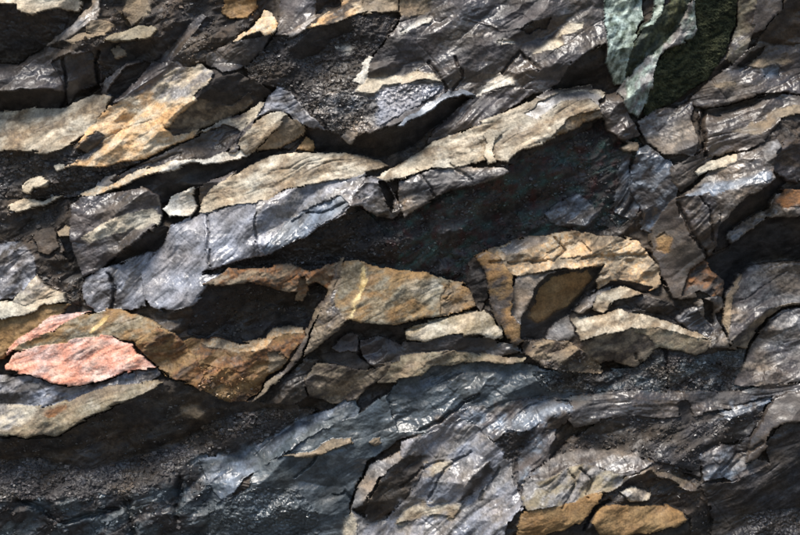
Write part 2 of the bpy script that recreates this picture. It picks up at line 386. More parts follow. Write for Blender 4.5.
reg('nub', None, '598,100 607,94 617,90 630,112 642,136 624,142 604,128', 0.3, 50, 4, 'cocoa', 'chip')
reg('nub', 'pale_band', '618,146 626,141 638,143 638,149 622,150', 0.5, 80, 4, 'tan', 'fine')
rock('hub', 'rock_block', 'wet grey rock knot with painted blue sheen, right of the dark hollow')
reg('hub', None, '634,150 646,144 672,160 678,184 676,198 666,208 653,234 642,230 640,206 630,186', 0.42, 45, 4, 'wet', 'crack', mix='grey')  # blue highlights painted into the grey, rock also wet
rock('darkstone', 'boulder', 'rounded dark brown boulder right of the shiny wet knot')
reg('darkstone', None, '670,168 690,156 706,150 714,156 700,178 680,192 671,180', 0.15, 60, 5, 'cocoa', 'rough', mix='dark')
rock('ridgeslab', 'flat_rock', 'slanting grey brown rock with pale stripe and painted blue sheen on wet edge, far right')
reg('ridgeslab', 'face', '672,199 692,188 704,178 714,166 738,152 776,140 778,156 770,172 772,180 748,196 728,212 718,232 712,240 698,226 684,208', 0.38, 64, 7, 'cocoa', 'rough', mix='lgrey')
reg('ridgeslab', 'pale_stripe', '696,173 710,161 736,153 734,160 712,170 699,177', 0.7, 70, 9, 'cream', 'fine')
reg('ridgeslab', 'sheen_edge', '684,196 702,186 728,180 750,174 768,170 768,180 746,186 716,196 696,204', 0.8, 66, 9, 'wet', 'rough')  # wet edge, its blue sky reflection painted on
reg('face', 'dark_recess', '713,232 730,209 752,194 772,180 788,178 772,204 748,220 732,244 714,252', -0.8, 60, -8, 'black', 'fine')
rock('farright', 'rock_block', 'dark brown block at the right edge above the rusty lipped ledge')
reg('farright', None, '770,172 774,152 784,140 800,120 800,178 784,182', 0.05, 40, 3, 'brown', 'rough', mix='mauve')
rock('cavelip', 'rock_ledge', 'jagged ledge with white lip and rusty end over the black cave')
reg('cavelip', 'face', '726,234 741,222 768,208 774,195 800,177 800,203 784,216 766,217 747,231 731,247', 0.35, 62, 6, 'cocoa', 'rough', mix='lgrey')
reg('cavelip', 'rusty_end', '772,204 782,190 800,182 800,196 784,206', 0.35, 62, 7, 'rust', 'fine')
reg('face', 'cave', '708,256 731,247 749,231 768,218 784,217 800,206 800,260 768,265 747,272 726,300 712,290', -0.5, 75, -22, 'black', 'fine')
rock('brownslab', 'rock_block', 'brown upright block with rust stain right of tan brown ledge')
reg('brownslab', 'face', '650,236 659,210 673,198 686,211 706,256 700,263 694,280 698,300 674,298 656,264', 0.25, 40, 6, 'cocoa', 'smooth')
reg('brownslab', 'rust_stain', '656,238 664,232 672,240 668,252 658,250', 0.25, 40, 6, 'umber', 'fine')
reg('brownslab', 'fluted_side', '675,199 708,193 716,214 716,246 706,258 694,236', 0.3, 20, 7, 'mauve', 'flow', mix='brown')
rock('rustnub', 'stone', 'rusty orange lump at the mouth of the black cave')
reg('rustnub', None, '682,296 690,268 704,259 712,270 728,280 722,300 712,300 700,292', 0.3, 60, 4, 'rust', 'crack', mix='dark')
rock('bigblock', 'rock_block', 'large mauve brown block with olive underside at right edge below cave')
reg('bigblock', 'top', '726,296 740,276 754,265 776,262 800,259 800,290 770,310 748,328 730,346 722,324', 0.32, 60, 9, 'mauve', 'rough', mix='lgrey')
reg('bigblock', 'underside', '728,350 738,336 752,322 772,308 800,286 800,300 784,309 768,320 754,338 748,351', -0.25, 60, 7, 'tan', 'smooth', mix='cocoa')
reg('bigblock', 'pale_edge', '722,322 726,298 740,277 746,272 733,296 731,318 728,340', 0.5, 20, 10, 'tan', 'fine')
rock('lowright', 'rock_block', 'wet shiny mauve block at right edge under the large mauve one')
reg('lowright', None, '734,386 754,346 770,323 784,311 800,301 800,368 784,384 762,389', 0.42, 45, 5, 'mauve', 'rough', mix='lgrey')
rock('smallgap', 'stone', 'small pale angular stone pinched beside the large mauve block')
reg('smallgap', 'front', '693,303 710,299 722,298 726,308 716,314 722,330 730,349 708,349 706,336', 0.3, 60, 4, 'lgrey', 'chip', mix='brown')
reg('smallgap', 'gap', '702,300 712,304 714,322 706,318', -0.6, 60, -4, 'dark', 'fine')
rock('greyface', 'stone', 'dark grey flat faced stone between curved brown slab and rusty lump')
reg('greyface', None, '674,318 684,309 697,306 713,329 708,338 686,327', 0.2, 60, 3, 'grey', 'rough')

# --- brown ledge band, centre
rock('tanbrown', 'rock_ledge', 'golden tan ledge right of centre below the dark hollow')
reg('tanbrown', 'top', '474,264 490,249 515,240 545,235 575,231 600,237 642,243 658,264 662,286 650,290 640,282 621,281 600,288 590,272 560,269 540,276 515,276 496,270', 0.45, 82, 6, 'tan', 'crack', mix='ochre')
reg('tanbrown', 'grey_cap', '500,248 516,240 545,236 548,242 530,250 506,256', 0.6, 80, 8, 'lgrey', 'rough')
reg('tanbrown', 'golden_spot', '545,252 560,244 584,242 590,252 566,258', 0.6, 80, 8, 'ochre', 'fine')
reg('tanbrown', 'dark_fold', '600,288 612,280 640,281 654,286 646,291 618,288', -0.8, 80, -3, 'dark', 'fine')
rock('verticalbrown', 'rock_block', 'smooth brown upright block in the middle of the tan ledge band')
reg('verticalbrown', None, '476,256 488,250 500,258 511,276 514,312 521,324 523,342 515,346 502,326 492,311 487,290', 0.25, 20, 14, 'umber', 'smooth', mix='cocoa')
rock('pitted', 'stone', 'dark pitted rock left of smooth brown upright block')
reg('pitted', None, '466,286 470,262 478,256 486,280 488,300 482,312 476,304', 0.0, 30, 2, 'dark', 'chip')
rock('paletri', 'stone', 'pale grey triangular stone right of the smooth brown upright block')
reg('paletri', None, '510,312 512,290 516,276 540,274 556,272 542,290 526,313 523,326 518,321', 0.42, 40, 5, 'lgrey', 'fine')
rock('brownlens', 'rock_wedge', 'overhanging brown wedge with dark rims in the tan ledge band')
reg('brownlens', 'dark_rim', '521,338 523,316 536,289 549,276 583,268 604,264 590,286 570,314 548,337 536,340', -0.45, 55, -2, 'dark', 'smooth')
reg('brownlens', 'brown_face', '530,316 538,292 554,278 586,270 592,278 572,300 554,316 538,324', -0.3, 60, 2, 'umber', 'smooth')
rock('whitebits', 'stone', 'broken whitish grey stone on the right of brown overhanging wedge')
reg('whitebits', None, '572,310 582,298 600,288 616,286 606,298 590,306 580,312', 0.5, 60, 4, 'lgrey', 'crack')
rock('paleup', 'stone', 'pale tan rounded stone above the curved brown slab')
reg('paleup', None, '590,308 598,294 624,286 643,293 630,300 612,304 602,312', 0.7, 75, 6, 'cream', 'fine', mix='tan')
reg('face', 'dark_recess', '612,308 630,300 646,294 656,300 680,308 676,318 650,314 628,308', -0.6, 80, -5, 'dark', 'chip')
rock('greytri', 'stone', 'smooth grey three sided stone left of the curved brown slab')
reg('greytri', None, '542,338 556,324 569,314 575,336 569,340', 0.35, 60, 5, 'lgrey', 'smooth')
rock('curved', 'flat_rock', 'curved brown layered slab arching over the black gravel bank')
reg('curved', 'top', '571,318 600,313 618,309 652,317 692,330 710,338 700,338 660,330 630,326 602,334 580,342', 0.75, 82, 8, 'tan', 'fine', mix='cream')
reg('curved', 'front', '630,326 660,330 700,338 710,340 706,351 697,355 673,351 656,349 646,337', -0.15, 85, 7, 'tan', 'smooth', mix='olive')
reg('curved', 'brown_block', '576,352 582,342 602,334 629,326 647,334 657,350 634,366 616,363 600,364', -0.1, 75, 6, 'tan', 'smooth', mix='brown')
rock('strip', 'rock_band', 'thin crumpled tan band left of curved slab, above black bank')
reg('strip', None, '522,342 540,338 568,341 580,350 600,364 604,373 583,374 557,371 536,364 522,352', 0.35, 85, 6, 'tan', 'crack', mix='brown')

rock('oliveblock', 'rock_block', 'olive cream block with a bright yellow vein, centre')
reg('oliveblock', 'left_face', '304,358 314,326 326,299 343,260 352,296 348,318 338,330 323,343', 0.2, 30, 12, 'cocoa', 'rough', mix='tan')
reg('oliveblock', 'face', '332,300 345,261 358,258 385,268 434,276 465,285 477,305 458,312 420,318 395,325 366,322 346,318', 0.4, 82, 13, 'umber', 'fine', mix='olive')
reg('oliveblock', 'brown_end', '440,296 447,282 465,285 477,304 466,310 440,314', 0.3, 70, 12, 'umber', 'rough', mix='tan')
reg('oliveblock', 'pale_patch', '410,284 432,280 446,288 438,302 424,306 414,298', 0.5, 80, 13, 'cream', 'fine', mix='olive')
reg('oliveblock', 'yellow_vein', '348,318 356,293 361,266 365,263 365,281 357,301 350,318', 0.7, 40, 14, 'gold', 'fine')
rock('blade', 'rock_shard', 'thin upright tan blade slanting beside the olive cream block')
reg('blade', None, '341,258 345,258 327,300 311,328 303,356 288,372 262,400 252,403 266,383 284,368 298,350 306,326 322,298', 0.5, 20, 12, 'tan', 'smooth', mix='cocoa')
rock('palebar', 'rock_ledge', 'pale speckled bar lying below the olive cream block')
reg('palebar', None, '402,332 412,324 434,318 468,310 486,310 503,328 506,336 492,339 478,334 452,337 424,341 404,340', 0.5, 85, 8, 'cream', 'fine', mix='olive')
rock('purpleshelf', 'rock_ledge', 'thin dark mauve shelf between pale speckled bar and tan strip')
reg('purpleshelf', None, '376,346 400,342 424,341 452,337 490,337 516,344 524,352 497,355 447,354 400,358 376,360', 0.1, 85, 4, 'grey', 'flat')
rock('tanstrip', 'rock_ledge', 'narrow tan strip edging the top of the black bank, centre')
reg('tanstrip', None, '380,372 400,358 424,352 447,351 492,354 524,357 522,363 499,364 465,362 434,366 421,379 398,384 376,384', 0.6, 80, 8, 'tan', 'rough', mix='olive')
rock('mauveblocks', 'rock_block', 'mauve blocky rock in shadow under the olive cream block')
reg('mauveblocks', 'gap', '312,352 330,338 350,322 392,324 402,334 400,350 370,356 330,360', -0.6, 80, -5, 'dark', 'crack')
reg('mauveblocks', 'block', '332,348 346,333 357,335 358,352 339,353', 0.3, 60, 4, 'mauve', 'rough')
reg('mauveblocks', 'block', '359,340 378,334 401,348 401,362 378,368 361,353', 0.25, 60, 4, 'mauve', 'rough')
reg('mauveblocks', 'dark_plate', '318,356 347,351 371,361 368,368 341,366 322,364', 0.0, 80, 3, 'dark', 'smooth')
rock('brownblockC', 'rock_block', 'rounded brown block with white veins below the mauve blocky rock')
reg('brownblockC', None, '304,380 314,364 340,366 366,368 392,362 386,376 366,388 356,402 330,406 312,396', 0.3, 70, 6, 'brown', 'rough', mix='tan')
rock('dkfold', 'rock_wedge', 'dark grey creased wedge at the foot of the tan blade')
reg('dkfold', None, '254,402 272,386 290,372 306,358 318,360 306,380 308,398 290,406 268,412', 0.2, 50, 3, 'grey', 'crack', mix='dark')

# --- black face, rust ledge, pink rock
reg('face', 'black_face', '186,334 196,306 216,282 252,282 300,288 322,288 308,326 272,334 255,342 215,340', -0.12, 80, -9, 'black', 'rough')
rock('tancrust', 'rock_ledge', 'ragged tan crust with a rusty drip hanging over the black face')
reg('tancrust', 'crust', '208,284 231,268 252,269 294,264 312,272 340,260 326,290 316,284 300,291 285,290 252,284 231,287', 0.5, 80, 11, 'tan', 'rough', mix='rust')
reg('tancrust', 'drip', '296,300 302,280 308,278 308,292 302,302', 0.4, 60, 4, 'rust', 'fine', mix='tan')
rock('rustledge', 'rock_ledge', 'rusty orange hollow ledge under the black face, left of blade')
reg('rustledge', 'face', '166,352 190,338 216,338 237,342 265,339 273,330 302,327 306,334 297,347 281,368 268,376 258,392 248,402 225,404 205,392 186,378', 0.35, 85, 3, 'umber', 'rough', mix='rust')
reg('rustledge', 'lit_rim', '200,343 216,339 237,342 265,338 273,330 302,327 303,332 276,338 264,348 236,349 210,348', 0.8, 85, 6, 'tan', 'rough', mix='ochre')
reg('rustledge', 'rusty_floor', '186,378 206,366 240,370 262,378 256,392 248,403 225,405 204,394', 0.4, 85, 1, 'rust', 'chip', mix='umber')
reg('rustledge', 'tan_fold', '268,348 284,352 288,360 270,374', 0.2, 10, 6, 'tan', 'fine')
rock('paletriL', 'rock_block', 'pale triangular block with grey tip at left edge above the pink rock')
reg('paletriL', 'face', '0,318 14,302 34,290 56,292 66,295 69,304 47,306 24,319 8,337 0,347', 0.75, 60, 13, 'cream', 'fine')
reg('paletriL', 'grey_tip', '14,302 28,284 38,273 56,290 64,294 44,298 26,306', 0.5, 50, 12, 'lgrey', 'rough', mix='cream')
rock('pinkrock', 'boulder', 'bright salmon pink boulder with a brown cap at left')
reg('pinkrock', 'brown_band', '0,349 24,318 47,305 74,306 60,316 36,328 14,345 4,358', 0.3, 50, 6, 'umber', 'fine')
reg('pinkrock', 'cap', '14,350 29,338 55,331 68,318 99,311 120,310 136,314 158,323 176,334 190,352 204,376 196,386 172,376 158,362 146,354 136,341 113,336 84,337 60,345 31,351', 0.35, 66, 8, 'umber', 'fine', mix='olive')
reg('pinkrock', 'upper_pink', '6,356 16,342 39,323 55,315 92,311 70,320 54,331 29,340 13,351', 0.45, 62, 8, 'pink', 'fine')
reg('pinkrock', 'pink_face', '5,366 16,352 31,350 60,344 84,336 113,336 135,344 138,354 148,357 159,366 126,371 105,379 81,383 58,381 31,374 8,370', 0.32, 82, 8, 'pink', 'fine')
reg('pinkrock', 'yellow_vein', '90,331 98,323 108,316 112,317 104,325 94,333', 0.7, 50, 10, 'gold', 'fine')
reg('pinkrock', 'rust_shoulder', '136,342 158,326 178,336 196,356 206,374 200,388 176,378 158,364', 0.2, 30, 5, 'rust', 'chip', mix='umber')
rock('greyband', 'rock_band', 'grey blue band hugging the underside of the pink boulder')
reg('greyband', None, '0,367 31,375 58,382 81,384 105,380 126,372 160,366 166,373 150,382 120,388 90,396 55,402 30,408 0,404', 0.05, 82, 5, 'silver', 'rough', mix='grey')
rock('lowtan', 'rock_ledge', 'cream and rust ledge at left edge below the pink boulder')
reg('lowtan', 'face', '0,402 30,408 60,401 95,389 130,382 162,378 172,386 142,397 120,403 105,413 80,423 62,433 50,431 30,437 10,436 0,434', 0.42, 72, 7, 'tan', 'fine', mix='olive')
reg('lowtan', 'pale_end', '0,401 24,404 42,408 34,418 14,432 0,430', 0.6, 60, 8, 'cream', 'fine', mix='lgrey')
reg('lowtan', 'rust_spot', '46,412 56,404 70,402 66,410 52,415', 0.4, 70, 8, 'rust', 'fine')

# --- lower left
rock('darkover', 'rock_block', 'dark brown finely streaked overhang below the cream and rust ledge')
reg('darkover', 'face', '0,436 30,438 62,434 80,424 105,414 120,404 150,389 174,379 205,390 232,404 250,402 296,404 302,414 262,414 230,420 205,430 184,448 150,458 120,470 75,470 40,462 0,447', -0.4, 60, 0, 'dark', 'rough', mix='brown')
reg('darkover', 'tan_nub', '180,410 188,404 198,406 204,412 198,420 186,420', 0.4, 70, 5, 'tan', 'rough')
rock('sparkle', 'rubble', 'grey glittering broken rubble slope along the lower left', 'stuff')
reg('sparkle', None, '0,441 40,460 75,468 120,466 150,454 180,446 205,430 214,444 206,456 172,476 142,492 100,497 60,503 30,500 0,503', 0.3, 80, 2, 'grey', 'gravel', mix='black')
rock('flaky', 'rubble', 'dark flaky rubble beside the painted blue sheen streak', 'stuff')
reg('flaky', None, '200,428 230,418 262,410 300,408 318,412 300,424 263,442 226,457 206,456', -0.1, 66, 2, 'dark', 'gravel', mix='grey')
rock('bottomleft', 'rock_bank', 'black coarse bank filling the lower left corner')
reg('bottomleft', None, '0,500 30,500 60,502 100,496 142,491 176,470 206,454 222,480 240,505 260,535 0,535', -0.05, 75, -2, 'blue', 'crack', mix='black')
rock('blueslope', 'rock_bank', 'smooth blue black bank with a tan shard, bottom centre left')
reg('blueslope', 'face', '226,505 250,489 256,463 292,447 326,426 356,414 392,392 420,380 470,398 480,412 440,424 402,442 385,452 366,466 356,486 350,506 334,535 240,535 222,520', 0.12, 70, 1, 'blue', 'fine')
reg('blueslope', 'rough_foot', '206,500 228,500 262,488 300,492 318,512 312,535 210,535', 0.05, 70, -1, 'blue', 'grit')
rock('bluestreak', 'rock_ledge', 'wet streak with painted pale blue sheen slanting down through the lower left')
reg('bluestreak', None, '198,462 224,454 263,440 299,420 331,412 344,400 356,398 358,414 326,428 292,449 262,466 244,480 236,494 222,500 212,484', 0.5, 62, 3, 'wet', 'rough', mix='blue')  # wet band whose sky sheen is painted pale blue
rock('tanshard', 'rock_shard', 'thin tan shard lying on the smooth blue black bank')
reg('tanshard', None, '280,456 313,450 328,440 351,437 352,443 331,450 313,456', 0.7, 75, 5, 'tan', 'fine')
rock('tanbit', 'stone', 'tiny tan chip right of the thin shard on blue bank')
reg('tanbit', None, '369,441 374,437 382,437 381,443 372,444', 0.6, 75, 5, 'tan', 'fine')

# --- black gravel bank
rock('blackbank', 'rock_bank', 'black glinting gravelly bank under the curved brown slab')
reg('blackbank', 'slope', '386,398 400,382 421,378 434,366 465,362 522,363 557,372 600,374 640,378 650,392 600,391 556,397 500,406 470,410 430,424 402,434', 0.1, 70, 0, 'blue', 'rough')
reg('blackbank', 'gravel_face', '530,372 557,371 600,373 634,366 656,350 697,355 750,350 737,384 758,390 700,393 600,391 545,390', -0.05, 85, -4, 'black', 'gravel', mix='blue')
reg('blackbank', 'sheen_streak', '396,396 412,386 434,376 446,374 430,390 408,404', 0.5, 66, 3, 'wet', 'rough', mix='blue')  # streak of sheen painted onto the bank

# --- bottom right
rock('greyshelf', 'rock_ledge', 'long level grey shelf running right under the black gravel bank')
reg('greyshelf', 'top', '556,397 600,391 700,393 760,389 786,384 798,378 800,386 776,400 742,406 700,416 640,417 600,422 572,428 560,416', 0.2, 88, 5, 'grey', 'flat', mix='cocoa')
reg('greyshelf', 'dark_front', '549,460 573,436 600,420 640,416 700,414 745,408 770,400 762,420 746,440 716,446 702,456 700,478 690,474 660,462 640,456 600,450 576,455', -0.15, 85, 1, 'dark', 'rough', mix='grey')
reg('greyshelf', 'sheen_rim', '714,416 741,405 775,398 770,405 731,417', 0.7, 80, 5, 'wet', 'rough')  # rim highlight painted as blue colour
reg('greyshelf', 'notch', '676,404 686,400 690,414 684,424 678,416', -0.5, 60, -4, 'black', 'fine')
rock('wetknot', 'rock_block', 'wet mauve rock knot near lower right, left of brown blade')
reg('wetknot', None, '701,457 715,445 736,445 750,436 758,458 770,462 734,482 724,477 702,481', 0.45, 50, 5, 'mauve', 'crack', mix='wet')
rock('darkstrata', 'rock_block', 'dark streaky rock filling the lower right corner')
reg('darkstrata', 'face', '734,482 768,463 765,446 783,420 800,419 800,535 690,535 706,512 690,500 702,482', -0.2, 66, 0, 'dark', 'strata', mix='grey')
reg('darkstrata', 'grey_foot', '738,535 748,518 772,512 800,506 800,535', 0.3, 66, 2, 'grey', 'gravel')
rock('brownblade', 'rock_shard', 'smooth brown blade curving down from the right edge')
reg('brownblade', None, '745,462 749,440 762,419 775,400 788,392 800,388 800,420 783,420 771,430 766,446 758,456', 0.35, 40, 7, 'cocoa', 'smooth')
rock('cavity', 'rock_block', 'dark brown hollowed rock behind the ochre lens stone')
reg('cavity', 'face', '600,488 622,472 648,460 662,464 700,480 706,495 712,520 700,535 686,535 690,516 680,508 650,503 600,503', -0.35, 70, -4, 'dark', 'rough', mix='brown')
reg('cavity', 'tan_lip', '598,488 628,469 648,459 655,470 692,481 700,488 690,488 656,476 648,468 628,474 604,490', 0.6, 80, 4, 'cocoa', 'fine', mix='tan')
rock('palelittle', 'stone', 'small shiny cream stone in the hollow above ochre lens')
reg('palelittle', None, '616,488 628,481 650,491 648,497 624,497', 0.4, 70, 4, 'lgrey', 'chip', mix='cream')
rock('bluehump', 'rock_block', 'hump of rock with blue sheen painted on its wet crown below the black bank')
reg('bluehump', 'body', '420,436 440,414 470,408 500,405 556,396 570,400 566,418 556,432 549,458 530,470 520,494 512,478 506,456 496,442 478,428 458,420', 0.3, 62, 3, 'mauve', 'flow', mix='wet')  # blue sheen painted in mottles over the mauve
reg('bluehump', 'dark_groove', '497,444 507,430 532,418 528,440 516,464 520,500 511,482', -0.4, 30, -4, 'dark', 'grit')
reg('bluehump', 'sheen_crown', '504,428 524,408 552,398 568,398 570,410 556,412 540,420 524,430', 0.6, 66, 4, 'wet', 'rough')  # blue sky light on the crown painted as colour
reg('bluehump', 'brown_lens', '540,434 546,420 562,412 568,416 560,430', -0.2, 60, 2, 'brown', 'fine')
rock('greyroll', 'rock_ledge', 'light grey rolled lip above the golden and ochre stones')
reg('greyroll', None, '528,472 549,458 583,445 602,449 640,456 652,464 622,472 586,464 547,476 526,482', 0.5, 78, 5, 'cocoa', 'rough', mix='lgrey')
rock('golden', 'rock_block', 'glossy grey gold creased block above the ochre underside, bottom')
reg('golden', None, '518,497 523,476 547,474 583,461 600,468 622,470 618,480 600,490 583,498 573,498 547,503 524,507', 0.4, 70, 7, 'olive', 'flow', mix='lgrey')
rock('ochreunder', 'rock_ledge', 'ochre overhanging stone touching the bottom edge, left of ochre lens')
reg('ochreunder', None, '486,535 520,507 547,503 573,498 588,493 598,491 598,498 586,512 562,524 534,531 524,535', -0.12, 70, 7, 'umber', 'fine')
reg('face', 'dark_recess', '524,535 536,531 564,524 586,516 598,530 624,531 652,531 676,523 690,516 688,535', -0.5, 80, -8, 'dark', 'rough', mix='grey')
rock('ochrelens', 'stone', 'flat ochre lens shaped stone near the bottom edge')
reg('ochrelens', None, '589,517 594,509 600,504 621,501 665,504 682,510 686,517 674,524 652,530 621,530 596,529', 0.1, 85, 7, 'umber', 'fine')
rock('folded', 'flat_rock', 'pale grey rock with flowing diagonal folds, bottom centre')
reg('folded', 'face', '330,535 352,508 366,520 386,520 402,500 420,474 398,462 402,444 416,438 440,424 460,419 476,425 496,443 506,456 513,480 522,502 506,520 488,535', 0.42, 46, 3, 'silver', 'flow', mix='lgrey')
reg('folded', 'cream_rim', '330,535 344,518 352,512 356,520 344,535', 0.7, 50, 5, 'cream', 'fine')
reg('folded', 'left_fold', '352,510 358,486 368,468 400,453 402,463 376,480 364,504', 0.6, 45, 4, 'lgrey', 'fine')
reg('folded', 'brown_lens', '362,527 370,496 383,475 400,462 418,456 430,459 420,476 400,502 384,522', -0.3, 50, 1, 'dark', 'rough', mix='brown')
reg('folded', 'inner_hollow', '462,503 468,479 489,463 491,472 471,499', -0.5, 30, -1, 'dark', 'fine')
reg('folded', 'tan_fold', '400,512 420,504 450,502 464,500 456,514 436,514 408,524 396,528', 0.7, 70, 8, 'cream', 'fine', mix='tan')
reg('folded', 'tan_fold', '424,470 440,464 456,460 452,468 436,474 424,478', 0.7, 70, 8, 'cream', 'fine', mix='tan')

# cracks cut into the rocks: line, half width, depth
CRACKS = [
    ('580,524 590,511 606,499', 1.6, 9), ('246,120 238,144', .9, 3), ('90,172 140,166 180,152', 1.0, 3),
    ('210,214 212,240 214,266', 0.9, 5), ('256,214 254,234 260,258', 1.0, 5),
    ('62,60 64,78 56,104', 1.3, 7), ('96,52 92,66 98,82 86,88', 1.6, 9), ('110,276 116,290 112,310', 1.4, 8),
    ('300,240 330,222 348,208', 1.0, 4), ('296,222 308,214 326,212 344,204', 1.0, 5), ('418,168 434,198', 1.0, 4),
    ('452,168 470,180', 1.0, 4), ('676,204 690,230 706,258', 1.5, 6), ('698,196 708,214 712,240', 1.0, 5),
    ('706,110 702,130 704,156', 2.0, 9), ('294,478 316,460 318,454', 1.0, 4), ('336,494 346,494 352,498', 2.0, 6),
    ('448,282 452,292 446,300', 1.0, 3), ('470,20 500,32 540,26', 0.9, -1.5), ('430,60 446,90', 1.4, 5), ('500,74 520,52 540,70', 1.2, 5),
    ('456,55 462,78 452,96', 1.2, 5), ('636,352 640,362', 1.5, 5), ('664,352 668,390', 1.5, 6), ('404,330 440,318 476,308', 1.2, 5),
    ('420,430 462,402 480,396', 1.4, 6), ('428,498 446,470 470,452', 1.2, 5), ('480,500 498,470', 1.2, 5), ('400,486 420,470 446,462', 1.1, 4),
    ('560,504 572,480 566,468', 1.0, 4), ('584,496 588,478 578,466', 1.2, 5), ('720,470 740,452 764,440', 1.2, 4),
    ('226,190 280,172 340,160', 0.8, 1.0),
    ('86,152 120,130 150,120', 0.8, 2), ('640,256 650,250 656,262', 1.0, 3), ('490,262 540,262 600,256 646,256', 1.2, 4), ('555,238 565,250 552,262', 1.5, 6),
    ('740,300 764,286 790,272', 0.8, 2), ('20,500 60,520 120,510', 2.5, 8), ('128,500 134,535', 3, 10), ('180,480 176,520', 3, 9),
]


def inside(poly, x, y):
    r = np.zeros(x.shape, bool)
    n = len(poly)
    for i in range(n):
        x1, y1 = poly[i]; x2, y2 = poly[(i + 1) % n]
        if y1 == y2:
            continue
        c = ((y1 > y) != (y2 > y)) & (x < (x2 - x1) * (y - y1) / (y2 - y1) + x1)
        r ^= c
    return r


def own(xs, ys, jit=None):
    X, Y = np.meshgrid(xs.astype(F), ys.astype(F))
    U, V = warp(X, Y)
    if jit is not None:
        U = U + jit * (perlin(X / 11, Y / 9, 201) + .6 * chips(X / 6, Y / 4, 202) + .12 * perlin(X / 1.9, Y / 1.9, 203))
        V = V + jit * (perlin(X / 10, Y / 9, 204) + .6 * chips(X / 6, Y / 4, 205) + .12 * perlin(X / 1.8, Y / 1.9, 206))
    L = np.zeros(X.shape, np.int16)
    for k, r in enumerate(REGS):
        lo = r['p'].min(0) - 24; hi = r['p'].max(0) + 24
        i0, i1 = np.searchsorted(xs, (lo[0], hi[0])); j0, j1 = np.searchsorted(ys, (lo[1], hi[1]))
        if i1 <= i0 or j1 <= j0:
            continue
        m = inside(r['p'], U[j0:j1, i0:i1], V[j0:j1, i0:i1])
        L[j0:j1, i0:i1][m] = k + 1
    return X, Y, L


SOFT = {'bluestreak', 'blueslope', 'sparkle', 'darkover', 'bottomleft', 'flaky', 'hub', 'bluehump', 'greyshelf', 'darkstrata', 'darkgravel', 'blackbank', 'greyband', 'wetknot', 'rough', 'greyroll', 'folded', 'strata'}
CRUMPLE = {'rough': .30, 'chip': .38, 'slate': .13, 'fine': .17, 'smooth': .11, 'grit': .20, 'gravel': .26, 'flow': .24, 'strata': .19, 'flat': .17, 'moss': .16, 'crack': .46, 'vert': .36}
BIG = {'slate': .55, 'fine': .7, 'smooth': .5, 'rough': 1.15, 'flow': .9, 'strata': .8, 'flat': .7, 'grit': .9, 'gravel': .9}
FISS = {'rough': 1.0, 'chip': 1.0, 'slate': .9, 'fine': .6, 'smooth': .35, 'grit': .5, 'gravel': .25, 'flow': 1.0, 'strata': 1.3, 'flat': .9, 'moss': 0, 'crack': 1.4, 'vert': .6}
STAIN_SHEEN = {'cream_chip', 'quartz_line', 'rust_spot', 'rust_stain', 'golden_spot', 'tan_band', 'painted_sheen', 'grey_cap', 'pale_patch', 'tan_fold', 'tan_top', 'brown_end', 'sheen_streak', 'sheen_rim', 'sheen_edge',
         'sheen_crown', 'sheen_foot', 'cream_streak', 'rusty_end', 'lit_rim', 'rust_end', 'pale_end', 'pale_corner', 'grey_patch', 'rusty_floor', 'rust_shoulder', 'wet_foot', 'painted_glint', 'pale_edge', 'cap',
         'upper_pink', 'face', 'shoulder', 'brown_face', 'pebbly_foot', 'blue_side', 'grey_foot', 'rough_foot', 'dark_hollow', 'black_overhang', 'layer', 'grey_front', 'end', 'yellow_vein', 'grey_tip'}
CRISP = {'cream_chip', 'quartz_line', 'pale_stripe', 'yellow_vein', 'cap', 'upper_pink', 'lit_rim'}
main_lift = {}
for r in REGS:
    main_lift.setdefault(r['key'], r['lift'] if r['key'] != 'face' else None)
for r in REGS:          # stains, crusts and painted sheens stand only a little proud of their own rock
    if r['part'] in STAIN_SHEEN and main_lift[r['key']] is not None:
        r['lift'] = main_lift[r['key']] + .3 * (r['lift'] - main_lift[r['key']])
REGS.insert(0, dict(key='face', part='base_rock', p=np.array([[-9999., -9999], [9999, -9999], [9999, 9999], [-9999, 9999]]), s=0.0, a=1.1, lift=-6, pal='dark', det='crack', mix='brown'))

# ------------------------------------------------------------------ big shape: integrate the facet slopes into one relief
q = 1.2
cx = np.arange(-200, 1000, q); cy = np.arange(-150, 675, q)
CX, CY, CL = own(cx, cy)
gs = np.array([0] + [r['s'] * (1.45 if r['s'] > 0 else 1.8) for r in REGS]); ga = np.array([0] + [r['a'] for r in REGS]); gl = np.array([0] + [r['lift'] * (.35 if r['key'] in SOFT and r['key'] != 'face' else .9 if r['key'] == 'face' else 1.0) for r in REGS], float)
GX = (gs * np.cos(ga))[CL]; GY = (gs * np.sin(ga))[CL]
GX = GX - GX.mean(); GY = GY - GY.mean() * 0.6


def mirror(a, sx, sy):
    b = np.concatenate([a, sx * a[:, ::-1]], 1)
    return np.concatenate([b, sy * b[::-1]], 0)


ex = mirror(GX, -1, 1); ey = mirror(GY, 1, -1)
kx = 2 * np.pi * np.fft.fftfreq(ex.shape[1], q)[None, :]; ky = 2 * np.pi * np.fft.fftfreq(ex.shape[0], q)[:, None]
D = -(1j * kx * np.fft.fft2(ex) + 1j * ky * np.fft.fft2(ey)) / (kx ** 2 + ky ** 2 + (1 / 170.0) ** 2)
H0 = np.real(np.fft.ifft2(D))[:len(cy), :len(cx)].astype(F)
LIFT = gl[CL]


def blur(a, sig):
    b = mirror(a, 1, 1)
    g = np.exp(-0.5 * sig ** 2 * (kx ** 2 + ky ** 2))
    return np.real(np.fft.ifft2(np.fft.fft2(b) * g))[:a.shape[0], :a.shape[1]].astype(F)


H0 = H0 + blur(LIFT, 2.5) * 0.25
keys = sorted({r['key'] for r in REGS})
kid = np.array([0] + [keys.index(r['key']) for r in REGS])


